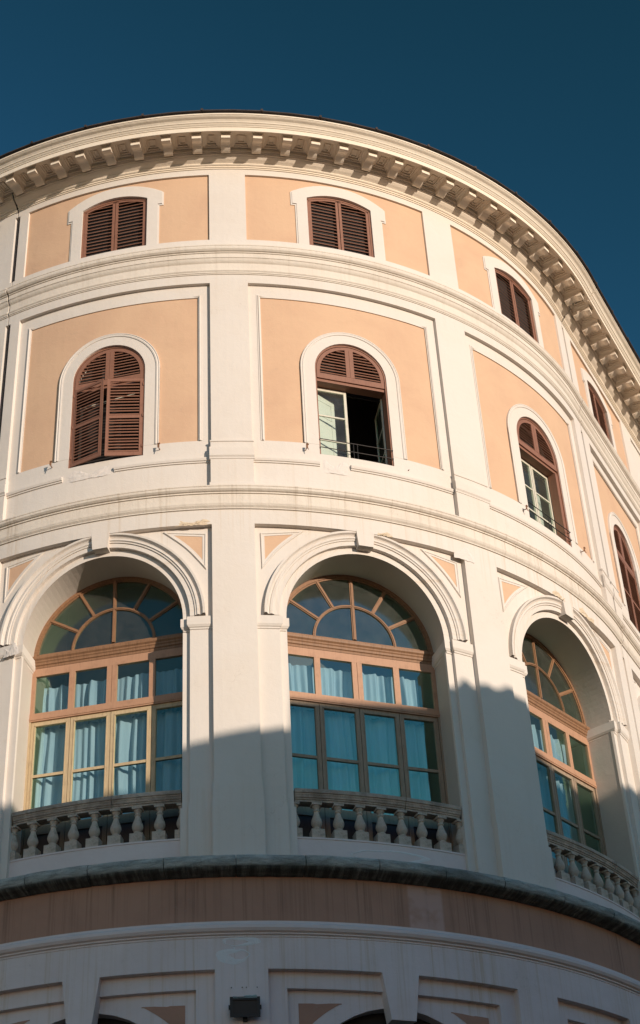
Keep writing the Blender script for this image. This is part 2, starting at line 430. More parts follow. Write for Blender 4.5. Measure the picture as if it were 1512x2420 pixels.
for a, b in PIERS + [FULLR]: slab(wall, a, b, 15.7, 25.92, 0, -.3, faces='flr')
slab(wall, SMIN, SL-.62, 15.7, 25.92, -.10, -.3, faces='f'); slab(wall, FULLR[1], SMAX, 15.7, 25.92, -.10, -.3, faces='f')
slab(wall, JL-.12, JL+.12, 15.7, 26.3, -.12, -.4, faces='f'); slab(wall, JR-.12, JR+.12, 15.7, 26.3, -.12, -.4, faces='f')
wall.build('wall', M_CREAM, B)

def limits(b, kind):
    if b is wing: return (-HWL, HWR)
    return {'A': (-3.18, 3.18), 'B': (-3.145, 3.145), 'C': (-3.145, 3.145)}[kind]
for bi, b in enumerate(bays+[wing]):
    fr = MB(); S = b.S
    # --- attic: apricot field, cream surround with ears
    l, r = limits(b, 'A'); topA = seg(AW, AZS, ARISE)
    o = MB(); sheet_hole(o, b, l-.12, r+.12, 36.6, 40.2, -.07, AW, AZB, topA, -.3); o.build('stucco_panel', M_ORANGE, B, 'apricot panel round the small attic window')
    outA = lambda x: 39.93-.52*(abs(x)/1.62)**2.2
    sur = MB()
    slab(sur, -1.46, -AW, 36.8, 38.90, -.025, -.12, Sf=S); slab(sur, AW, 1.46, 36.8, 38.90, -.025, -.12, Sf=S)
    slab(sur, -1.60, -AW, 38.90, outA, -.025, -.12, Sf=S); slab(sur, AW, 1.60, 38.90, outA, -.025, -.12, Sf=S)
    slab(sur, -AW, AW, topA, outA, -.025, -.12, Sf=S, cosine=True)
    # thin outer bead round the surround
    pth = [(-1.46, 36.8), (-1.46, 38.88), (-1.60, 38.88), (-1.60, 39.41)] + [(x, outA(x)) for x in cols(-1.55, 1.55, .25)] + [(1.60, 39.41), (1.60, 38.88), (1.46, 38.88), (1.46, 36.8)]
    planar(sur, b, pth, [(.0, -.03), (.0, -.04), (.05, -.045), (.05, -.08)])
    reveal(sur, b, AW, AZB, topA, -.025, -.30)
    sur.build('window_surround', M_CREAM, B, 'eared cream surround of the attic window')
    # --- main floor recess
    l, r = limits(b, 'B'); ol, orr = (l+.40, r-.40); topU = arc(UW, UZS)
    slab(fr, l-.05, r+.05, 34.635, 35.25, -.12, -.2, Sf=S, faces='fb')
    slab(fr, l-.05, ol, 28.97, 34.635, -.12, -.2, Sf=S, faces='fr'); slab(fr, orr, r+.05, 28.97, 34.635, -.12, -.2, Sf=S, faces='fl')
    slab(fr, l-.05, -UW, 26.9, 28.97, -.12, -.2, Sf=S, faces='ft'); slab(fr, UW, r+.05, 26.9, 28.97, -.12, -.2, Sf=S, faces='ft')
    slab(fr, -UW, UW, 26.9, UZB, -.12, -.45, Sf=S, faces='ft')
    # moulded frame round the apricot field
    planar(fr, b, [(ol, 28.97), (ol, 34.635), (orr, 34.635), (orr, 28.97)], [(0, -.16), (0, -.135), (.025, -.135), (.025, -.095), (.055, -.075), (.075, -.09), (.075, -.105), (.115, -.105), (.115, -.13)])
    o = MB(); sheet_hole(o, b, ol-.1, orr+.1, 28.8, 34.75, -.155, 1.3, 28.8, arc(1.3, UZS), -.2); o.build('stucco_panel', M_ORANGE, B, 'apricot panel round the tall arched shuttered window')
    so = arc(1.60, UZS)
    slab(fr, -1.60, -UW, 28.97, so, -.115, -.2, Sf=S, cosine=True); slab(fr, UW, 1.60, 28.97, so, -.115, -.2, Sf=S, cosine=True)
    slab(fr, -UW, UW, topU, so, -.115, -.2, Sf=S, cosine=True)
    ring = [(-1.60, 28.97), (-1.60, 30.5)] + [(-1.60*cos(pi*i/28), UZS+1.60*sin(pi*i/28)) for i in range(29)] + [(1.60, 30.5), (1.60, 28.97)]
    planar(fr, b, ring, [(-.115, -.112), (-.115, -.095), (-.075, -.085), (-.045, -.105), (-.02, -.085), (0, -.09), (0, -.16)])
    reveal(fr, b, UW, UZB, topU, -.115, -.62)
    # sill moulding, broken where the window is
    gaps = {0: [(l, -1.3), (.3, r)], 1: [(l, -1.18), (-.25, r)], 2: [(l, r)], 3: [(l, r)]}[bi]
    for a, c in gaps: lathe(fr, S(a), S(c), [(-.13, 28.14), (-.085, 28.15), (-.085, 28.19), (-.055, 28.20), (-.035, 28.26), (-.035, 28.30), (-.10, 28.33), (-.13, 28.36)])
    fr.build('recessed_wall', M_CREAM, B)
    # --- arcade
    l, r = limits(b, 'C'); ar = MB()
    e = lambda x: ZA+sqrt(max(0, 2.51**2-x*x))
    slab(ar, l-.05, -2.51, 15.7, 26.0, -.16, -.32, Sf=S, faces='fr'); slab(ar, 2.51, r+.05, 15.7, 26.0, -.16, -.32, Sf=S, faces='fl')
    slab(ar, -2.51, 2.51, e, 26.0, -.16, -.32, Sf=S, cosine=True, faces='f')
    slab(ar, -2.51, -2.31, 15.7, ZA, -.27, -.35, Sf=S, faces='fr'); slab(ar, 2.31, 2.51, 15.7, ZA, -.27, -.35, Sf=S, faces='fl')
    ar.build('arcade_wall', M_CREAM, B)
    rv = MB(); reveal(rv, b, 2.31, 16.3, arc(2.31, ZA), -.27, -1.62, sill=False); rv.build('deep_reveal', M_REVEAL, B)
    # archivolt: polar profile
    av = MB(); rows = []
    for ro, dr in [(2.31, -.27), (2.51, -.27), (2.51, -.145), (2.65, -.145), (2.65, -.115), (2.69, -.11), (2.71, -.08), (2.77, -.085), (2.78, -.115), (2.83, -.08), (2.86, -.02), (2.92, -.015), (2.93, -.16)]:
        rows.append([(pt(S(ro*cos(pi*i/48)), dr, ZA+ro*sin(pi*i/48)), (ro*pi*i/48, 24+ro)) for i in range(49)])
    av.grid(rows); av.build('archivolt', M_CREAM, B)
    ks = MB(); xw = lambda z: .215+.05*(z-25.44)/.55
    ids = []
    for z in (25.46, 25.99):
        hw = xw(z)
        ids.append([ks.p(pt(S(x), d, z), (b.c+x, z)) for x in (-hw, hw) for d in (-.35, .005)])
    A, C = ids
    ks.face(A[1], A[3], C[3], C[1]); ks.face(A[0], A[1], C[1], C[0]); ks.face(A[2], A[3], C[3], C[2]); ks.face(A[0], A[1], A[3], A[2]); ks.face(C[0], C[1], C[3], C[2])
    ks.build('keystone', M_CREAM, B)
    # spandrels
    for sx in (-1, 1):
        cx = 2.85 if b is not wing else (2.4 if sx < 0 else 2.62)
        tri = [(sx*1.98, 25.60), (sx*cx, 25.60), (sx*cx, ZA+sqrt(3.36**2-cx*cx))]
        a1, a2 = math.atan2(tri[2][1]-ZA, cx), math.atan2(25.60-ZA, 1.98)
        hyp = [(sx*3.36*cos(a1+(a2-a1)*i/6), ZA+3.36*sin(a1+(a2-a1)*i/6)) for i in range(7)]
        poly = [(sx*cx, 25.60)] + hyp[0:]
        sp = MB(); sp.face(*[sp.p(pt(S(x), -.152, z), (b.c+x, z)) for x, z in poly])
        sp.build('spandrel_panel', M_ORANGE, B)
        bd = MB(); loop = hyp[::-1]+[(sx*cx, 25.60)] if sx > 0 else hyp[::-1]+[(sx*cx, 25.60)]
        sgn = -1 if sx > 0 else 1
        out = [(.0*sgn, -.17), (.0*sgn, -.14), (.06*sgn, -.14), (.075*sgn, -.118), (.10*sgn, -.118), (.115*sgn, -.14), (.115*sgn, -.17)]
        planar(bd, b, loop, out, closed=True)
        bd.build('spandrel_moulding', M_CREAM, B)
    # imposts wrap pier front, inner order and jamb
    prof = [(0, 22.60), (.025, 22.61), (.03, 22.65), (.055, 22.67), (.085, 22.73), (.085, 22.975), (.0, 22.99)]
    for sx in (-1, 1):
        im = MB()
        xe = r if sx > 0 else -l
        pl = [(xe, b.yf(xe, -.16)), ((xe+2.51)/2, b.yf((xe+2.51)/2, -.16)), (2.51, b.yf(2.51, -.16)), (2.51, b.yf(2.51, -.27)), (2.31, b.yf(2.31, -.27)), (2.31, -1.40)]
        W = [b.loc(sx*x, y, 0) for x, y in pl]; W = [(q.x, q.y) for q in W]
        rot_path(im, W, [(o_*(-1 if sx > 0 else 1), z) for o_, z in prof])
        im.build('impost', M_CREAM, B)
    # pedestal blocks of the arch piers
    for sx in (-1, 1):
        pe = MB()
        x0, x1 = sorted((sx*2.48, sx*(r if sx > 0 else -l))); slab(pe, x0, x1, 15.7, 17.56, -.115, -.3, Sf=S)
        x0, x1 = sorted((sx*2.27, sx*2.48)); slab(pe, x0, x1, 15.7, 17.50, -.225, -.4, Sf=S)
        pe.build('pier_plinth', M_CREAM, B)
    # balcony parapet wall and lip
    bw = MB(); slab(bw, -2.32, 2.32, 15.6, 16.70, -.33, -.62, Sf=S)
    slab(bw, -2.31, 2.31, 16.70, 16.745, -.312, -.66, Sf=S); bw.build('parapet_wall', M_BASE, B)

# pilaster pedestals on the main floor and arcade
for (a, c) in PIERS + [FULLR]:
    p_ = MB()
    slab(p_, a-.02, c+.02, 27.0, 28.80, .03, -.2)
    lathe(p_, a-.05, c+.05, [(.02, 28.16), (.05, 28.18), (.05, 28.22), (.085, 28.27), (.085, 28.54), (.06, 28.56), (.06, 28.60), (.02, 28.62)])
    lathe(p_, a-.035, c+.035, [(.02, 28.78), (.055, 28.80), (.055, 28.84), (.0, 28.86)])
    lathe(p_, a-.05, c+.05, [(.02, 27.05), (.06, 27.05), (.06, 27.30), (.045, 27.34), (.02, 27.34)])
    p_.build('pilaster_pedestal', M_CREAM, B)
    p_ = MB()
    slab(p_, a-.03, c+.03, 15.7, 18.07, .03, -.2); slab(p_, a-.045, c+.045, 15.7, 17.60, .075, -.2)
    p_.build('pilaster_plinth', M_CREAM, B)

# ---------------- horizontal mouldings
def runs(*eps):
    return [(SMIN, JL-.03), (JL+.03, JR-.03), (JR+.03, SMAX)]
def course(name, prof, m, label=None):
    mb = MB()
    for a, c in runs(): lathe(mb, a, c, prof)
    return mb.build(name, m, B, label)
course('string_course', [(-.01, 35.47), (.025, 35.48), (.025, 35.515), (.045, 35.52), (.045, 35.56), (.075, 35.60), (.075, 35.63), (.02, 35.68), (.01, 35.96), (.05, 36.0), (.075, 36.04), (.10, 36.11), (.12, 36.12), (.12, 36.29), (.15, 36.30), (.15, 36.335), (.19, 36.35), (.235, 36.40), (.245, 36.46), (.225, 36.52), (.24, 36.535), (.24, 36.57), (-.01, 36.66)], M_STRING, 'moulded ledge under the attic windows')
course('string_course', [(-.01, 26.40), (.04, 26.41), (.04, 26.44), (.085, 26.49), (.11, 26.55), (.11, 26.585), (.095, 26.59), (.095, 26.875), (.13, 26.88), (.13, 26.92), (.17, 26.935), (.215, 26.98), (.22, 27.03), (.205, 27.06), (.22, 27.065), (.22, 27.105), (-.01, 27.15)], M_STRING, 'dirt-streaked moulded ledge above the arches')
course('string_course', [(.04, 14.03), (.075, 14.04), (.075, 14.08), (.12, 14.10), (.12, 14.13), (.18, 14.16), (.22, 14.22), (.22, 14.29), (.18, 14.34), (.13, 14.35), (.13, 14.41), (.04, 14.43)], M_BASE, 'plain grey ledge under the rose band')
course('cornice_moulding', [(-.01, 40.29), (.03, 40.30), (.03, 40.345), (.06, 40.35), (.06, 40.40), (.09, 40.41), (.115, 40.44), (.115, 40.475), (.15, 40.50), (.22, 40.54), (.29, 40.60), (.31, 40.635), (.335, 40.64), (.335, 40.69), (.36, 40.70), (.36, 40.74), (.40, 40.75), (.40, 40.92)], M_CORNICE, 'curved moulding beneath the brackets')
course('crown_cornice', [(.39, 40.96), (1.10, 40.96), (1.10, 40.87), (1.165, 40.865), (1.165, 40.79), (1.21, 40.785), (1.21, 40.965), (1.235, 40.97), (1.235, 41.0), (1.26, 41.02), (1.285, 41.05), (1.285, 41.07), (1.31, 41.075), (1.33, 41.12), (1.37, 41.17), (1.44, 41.205), (1.475, 41.235), (1.48, 41.25), (1.50, 41.255), (1.50, 41.315), (.9, 41.33)], M_CORNICE, 'crowning fascia and gutter moulding')
# coffers between the brackets, brackets
MOD = [-28.0, -24.75, -21.4, -18.0, -14.46, -10.74, -6.86, -3.05, .59, 4.57, 8.33, 11.9, 15.57, 19.45, 23.13, 27.0, 30.81, 34.49, 38.25, 42.0, 45.75, 49.5, 53.25, 57.0, 60.6]
mods = [radians(a)*R for a in MOD]
s_ = mods[0]-.86
while s_ > SMIN+.5: mods.insert(0, s_); s_ -= .93
s_ = SR+.62
while s_ < SMAX-.3: mods.append(s_); s_ += .95
cf = MB()
def ringbox(S0, S1, d0, d1, z0, z1, wd):
    for a, b_, c, d in ((S0, S1, d0, d0+wd), (S0, S1, d1-wd, d1), (S0, S0+wd, d0+wd, d1-wd), (S1-wd, S1, d0+wd, d1-wd)):
        cf.box(lambda x, y, z: pt(x, y, z), a, b_, c, d, z0, z1)
for a, b_ in zip(mods, mods[1:]):
    x0, x1 = a+.17, b_-.17
    if a > SR-3 and a < JR: x0 = x0
    ringbox(x0, x1, .40, 1.10, 40.868, 40.962, .085)
    ringbox(x0+.085, x1-.085, .485, 1.015, 40.905, 40.962, .05)
    ringbox(x0+.19, x1-.19, .60, .90, 40.925, 40.962, .025)
cf.build('soffit_coffers', M_CORNICE, B)
def modillion():
    mb = MB(); P = lambda x, y, z: Vector((x, y, z))
    prof = [(.40, .655), (.405, .625), (.44, .605), (.50, .607), (.56, .63), (.62, .665), (.68, .70), (.75, .715), (.82, .705), (.87, .67), (.91, .648), (.99, .64), (1.05, .645), (1.05, .96), (.40, .96)]
    hw = .15
    rows = [[(P(x, y, z+40), (x+y, z*2)) for x in (-hw, hw)] for y, z in prof]; mb.grid(rows)
    for x in (-hw, hw): mb.face(*[mb.p(P(x, y, z+40), (y, z)) for y, z in prof])
    # cap: ovolo and fillet wrapping three sides
    cp = [(.0, .815), (.012, .83), (.022, .845), (.04, .862), (.04, .90)]
    for i, (o_, z) in enumerate(cp): pass
    rows = []
    for o_, z in cp:
        pth = [(-hw-o_, .40), (-hw-o_, 1.05+o_*.9), (hw+o_, 1.05+o_*.9), (hw+o_, .40)]
        rows.append([(P(x, y, z+40.003), (x+y, z)) for x, y in pth])
    mb.grid(rows)
    return mb
mm = modillion(); first = None
for s in mods:
    if s < SL-1.5 or s > SR+12: continue
    if first is None:
        first = mm.build('modillion', M_CORNICE, B); o = first
    else:
        o = first.copy(); SC.collection.objects.link(o); o.parent = B
    q0, q1, q2 = pt(s, 0, 0), pt(s, 1, 0), None
    n_ = (q1-q0).normalized(); t_ = Vector((-n_.y, n_.x, 0)); 
    M4 = Matrix((t_, n_, Vector((0, 0, 1)))).transposed().to_4x4(); M4.translation = Vector((q0.x*K, q0.y*K, 0)); o.matrix_local = M4

# roof
rf = MB(); nseg = 1.75; s_ = SMIN
while s_ < SMAX:
    e_ = min(s_+nseg, SMAX); j = random.uniform(-.012, .012)
    lathe(rf, s_+.01, e_-.01, [(1.2, 41.325), (1.54+j, 41.345), (1.585+j, 41.36), (1.585+j, 41.40), (1.2, 41.47), (-4.6, 43.2)], caps=True, step=.9)
    cyl(rf, pt(s_, 1.60, 41.405), pt(s_, .8, 41.55), .05, 6)
    s_ = e_
rf.build('roof', M_ROOF, B)

# lower storey
lw = MB(); rz = MB(); lo_ = MB()
for a, c in runs():
    slab(rz, a, c, 14.2, 15.6, .05, -.3, faces='flrt')
rz.build('rose_band', M_BROWN, B)
for a, c in runs(): slab(lw, a, c, 13.29, 14.2, .06, -.3, faces='flrb')
for (a, c) in PIERS + [FULLR]: slab(lw, a-.02, c+.02, -1.98, 13.29, .06, -.3, faces='flr')
slab(lw, SMIN, SL-.6, -1.98, 13.29, .06, -.3, faces='fr'); slab(lw, FULLR[1]-.01, SMAX, -1.98, 13.29, .06, -.3, faces='fl')
lw.build('lower_wall', M_BASE, B)
for bi, b in enumerate(bays+[wing]):
    S = b.S; s1 = MB(); xl, xr = (-3.05, 3.05) if b is not wing else (-2.6, 2.9)
    a1 = 2.62; zc = 9.97; zsp = 9.85; a2 = 2.66
    # step 1
    slab(s1, xl-.2, xr+.2, 12.90, 13.4, -.13, -.35, Sf=S, faces='fb')
    slab(s1, xl-.2, -a2, -1.98, 12.90, -.13, -.35, Sf=S, faces='fr'); slab(s1, a2, xr+.2, -1.98, 12.90, -.13, -.35, Sf=S, faces='fl')
    # step 2 with opening
    top = arc(a1, zc)
    slab(s1, -a2-.1, -a1, -1.98, 13.0, -.28, -.5, Sf=S, faces='fr'); slab(s1, a1, a2+.1, -1.98, 13.0, -.28, -.5, Sf=S, faces='fl')
    slab(s1, -a1, a1, top, 13.0, -.28, -.5, Sf=S, cosine=True, faces='f')
    reveal(s1, b, a1, -1.98, top, -.28, -1.0, sill=False)
    s1.build('rusticated_arch', M_BASE, B)
    for sx in (-1, 1):
        ang = [math.acos(2.40/3.10), math.acos(1.38/3.10)]
        hyp = [(sx*3.10*cos(ang[0]+(ang[1]-ang[0])*i/8), zsp+3.10*sin(ang[0]+(ang[1]-ang[0])*i/8)) for i in range(9)]
        sp = MB(); sp.face(*[sp.p(pt(S(x), -.272, z), (b.c+x, z)) for x, z in [(sx*2.40, 12.60)]+hyp+[(sx*1.38, 12.60)]]); sp.build('spandrel_panel', M_BROWN, B, 'dull rose spandrel beside a lower arch')
    ks = MB(); ids = []
    for z, hw in ((12.2, .30), (13.30, .455)): ids.append([ks.p(pt(S(x), d, z), (b.c+x, z)) for x in (-hw, hw) for d in (-.3, .064)])
    A, C = ids; ks.face(A[1], A[3], C[3], C[1]); ks.face(A[0], A[1], C[1], C[0]); ks.face(A[2], A[3], C[3], C[2]); ks.face(A[0], A[1], A[3], A[2])
    ks.build('keystone', M_BASE, B, 'large wedge keystone of a lower arch')
    dr = MB(); dr.box(b.loc, -2.7, 2.7, -.72, -.62, -1.98, 12.75)
    for x in (-1.3, 0, 1.3): dr.box(b.loc, x-.05, x+.05, -.62, -.57, -1.98, 12.3)
    dr.build('lower_door', M_DARKIN, B)

# torus ledge of stone blocks
s_ = SMIN; k_ = 0
bounds = [SL-9]
x = SL-9
while x < SR+13: x += random.uniform(1.45, 1.95); bounds.append(x)
for a, c in zip(bounds, bounds[1:]):
    tb = MB(); j = random.uniform(-.008, .008)
    prof = [(.03, 15.53), (.16, 15.535), (.17, 15.56), (.24, 15.57)] + [(.30+j+.19*sin(radians(t)), 15.775+j-.19*cos(radians(t))) for t in range(0, 181, 15)] + [(.03, 16.03)]
    lathe(tb, a+.009, c-.009, prof, step=.08, smooth=True)
    rt = random.Random(int(a*100))
    from mathutils import noise as NZ
    for iv, co in enumerate(tb.v):
        q = Vector(co); nz_ = NZ.noise(q*2.3)*.012+NZ.noise(q*9)*.007; d_ = Vector((q.x, q.y, 0)).normalized(); q = q+d_*nz_+Vector((0, 0, NZ.noise(q*5+Vector((9, 2, 4)))*.009)); tb.v[iv] = tuple(q)
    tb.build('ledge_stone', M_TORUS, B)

# ---------------- balustrades
def baluster_mesh():
    mb = MB(); z0 = 16.745
    P = [(.098, .235), (.10, .25), (.11, .262), (.11, .285), (.085, .295), (.075, .31), (.09, .33), (.118, .37), (.138, .42), (.142, .46), (.13, .52), (.10, .60), (.078, .66), (.066, .71), (.062, .74), (.082, .75), (.086, .765), (.076, .78), (.062, .79), (.064, .81), (.085, .85), (.102, .875), (.105, .90)]
    n = 16
    mb.grid([[(Vector((r_*cos(2*pi*i/n), r_*sin(2*pi*i/n), z0+z)), (i/n, z)) for i in range(n+1)] for r_, z in P], smooth=True)
    f_ = lambda x, y, z: Vector((x, y, z+z0))
    mb.box(f_, -.165, .165, -.15, .15, 0, .235); mb.box(f_, -.125, .125, -.125, .125, .90, .955)
    return mb
bmesh_ = baluster_mesh(); b0 = None
def joints(bi): return {0: .48, 1: .68, 2: .9, 3: 0}[bi]
for bi, b in enumerate(bays+[wing]):
    be = empty('balustrade', None, parent=B); S = b.S
    rl = MB(); j = joints(bi)
    prof = [(-.62, 17.70), (-.335, 17.70), (-.335, 17.745), (-.31, 17.76), (-.31, 17.79), (-.285, 17.80), (-.27, 17.85), (-.255, 17.87), (-.255, 17.895), (-.225, 17.91), (-.225, 18.0), (-.25, 18.02), (-.66, 18.02), (-.66, 17.90), (-.60, 17.70)]
    prof = [(d-.06, z+.03) for d, z in prof]; lathe(rl, S(-2.275), S(j-.008), prof); lathe(rl, S(j+.008), S(2.275), [(d+.006, z-.008) for d, z in prof])
    rl.build('rail', M_RAIL, be)
    for k in range(9):
        x = -2.21+.5525*k
        if b0 is None: b0 = bmesh_.build('baluster', M_BALU, be); o = b0
        else: o = b0.copy(); SC.collection.objects.link(o); o.parent = be
        yy = b.yf(x, -.47); q = b.loc(x, yy, 0); a = math.atan2(q.x, -q.y) if b.kind == 'arc' else PSI
        o.location = (q.x*K, q.y*K, 0); o.rotation_euler = (0, 0, a+random.uniform(-.03, .03))

# ---------------- local builders for joinery
def lring(mb, fn, a_out, a_in, zc, y1, y0, n=26, half=None):
    """half ring (arched rail) in window coordinates"""
    t0, t1 = (0, pi) if half is None else half
    A = [t0+(t1-t0)*i/n for i in range(n+1)]
    for ra, rb, ya, yb in ((a_in, a_out, y1, y1), (a_in, a_in, y1, y0), (a_out, a_out, y1, y0)):
        mb.grid([[(fn(ra*cos(t), ya, zc+ra*sin(t)), (t*ra, 3+ra)) for t in A], [(fn(rb*cos(t), yb, zc+rb*sin(t)), (t*ra, 3+rb+.1)) for t in A]])
def slats(mb, fn, z0, z1, xr, step=.115, y=0., d=.072, th=.014):
    """xr(z)->(x0,x1) or None"""
    z = z0+step*.4
    while z < z1:
        q = xr(z+.02)
        if q and q[1]-q[0] > .06:
            x0, x1 = q; e = random.gauss(0, .005)
            mb.box(lambda x, yy, zz: fn(x, y+yy*.5+zz*.87, z-yy*.87+zz*.5+e), x0, x1, -d/2, d/2, -th/2, th/2)
        z += step
def leaf(mb, fn, x0, x1, z0, z1, y=0., st=.085, mids=(), th=.045, step=.115):
    mb.box(fn, x0, x0+st, y-th, y, z0, z1); mb.box(fn, x1-st, x1, y-th, y, z0, z1)
    zz = [z0]+list(mids)+[z1]
    mb.box(fn, x0+st, x1-st, y-th, y-.002, z0, z0+.13); mb.box(fn, x0+st, x1-st, y-th, y-.002, z1-.09, z1)
    for m_ in mids: mb.box(fn, x0+st, x1-st, y-th, y-.002, m_-.05, m_+.05)
    for k in range(len(zz)-1):
        a = zz[k]+(.13 if k == 0 else .05); c = zz[k+1]-(.09 if k == len(zz)-2 else .05)
        # thin bead framing the louvres
        for (p, q, r_, s) in ((x0+st, x0+st+.012, a, c), (x1-st-.012, x1-st, a, c)): mb.box(fn, p, q, y, y+.008, r_, s)
        mb.box(fn, x0+st+.012, x1-st-.012, y, y+.008, a, a+.012); mb.box(fn, x0+st+.012, x1-st-.012, y, y+.008, c-.012, c)
        slats(mb, fn, a, c, lambda z: (x0+st, x1-st), y=y-.02, step=step)

# ---------------- attic shutters
for b in bays+[wing]:
    we = empty('attic_window', None, parent=B); f = b.loc; ya = -.125
    fm = MB(); topA = seg(AW, AZS, ARISE)
    for sx in (-1, 1): x0, x1 = sorted((sx*AW, sx*(AW-.07))); fm.box(f, x0, x1, ya-.1, ya, AZB, AZS)
    xs = cols(-AW, AW, .1)
    for za, zb, yA, yB in ((0, -.07, ya, ya), (-.07, -.07, ya, ya-.1)):
        fm.grid([[(f(x, yA, topA(x)+za), (x, topA(x))) for x in xs], [(f(x, yB, topA(x)+zb), (x, topA(x)+.1)) for x in xs]])
    fm.build('frame', M_SHUT, we)
    it = lambda x: topA(x)-.07
    for sx in (-1, 1):
        lf = MB(); x0, x1 = sorted((sx*.012, sx*(AW-.075))); st = .085; y = ya-.015
        for p, q in ((x0, x0+st), (x1-st, x1)):
            zt = min(it(p), it(q))
            lf.box(f, p, q, y-.045, y, AZB, zt)
        xs = cols(x0, x1, .1)
        for (za, zb, yA, yB) in ((0, -.075, y, y), (-.075, -.075, y, y-.045)):
            lf.grid([[(f(x, yA, it(x)+za), (x, 1)) for x in xs], [(f(x, yB, it(x)+zb), (x, 1.1)) for x in xs]])
        def xr_(z, sx=sx, x0=x0, x1=x1):
            t_ = (z+.13-AZS)/ARISE
            lim = AW*sqrt(max(0, 1-t_)) if t_ > 0 else 9
            a_, b_ = (x0+st, min(x1-st, lim)) if sx > 0 else (max(x0+st, -lim), x1-st)
            return (a_, b_) if b_-a_ > .1 and t_ < 1 else None
        slats(lf, f, 36.80, 39.5, xr_, y=y-.012, step=.150, d=.066)
        lf.build('shutter', M_SHUT, we)
    bk = MB(); bk.box(f, -AW, AW, -.36, -.30, AZB, AZS+ARISE); bk.build('dark_backing', M_DARKIN, we)  # near-black board painting the unlit room behind the attic louvres

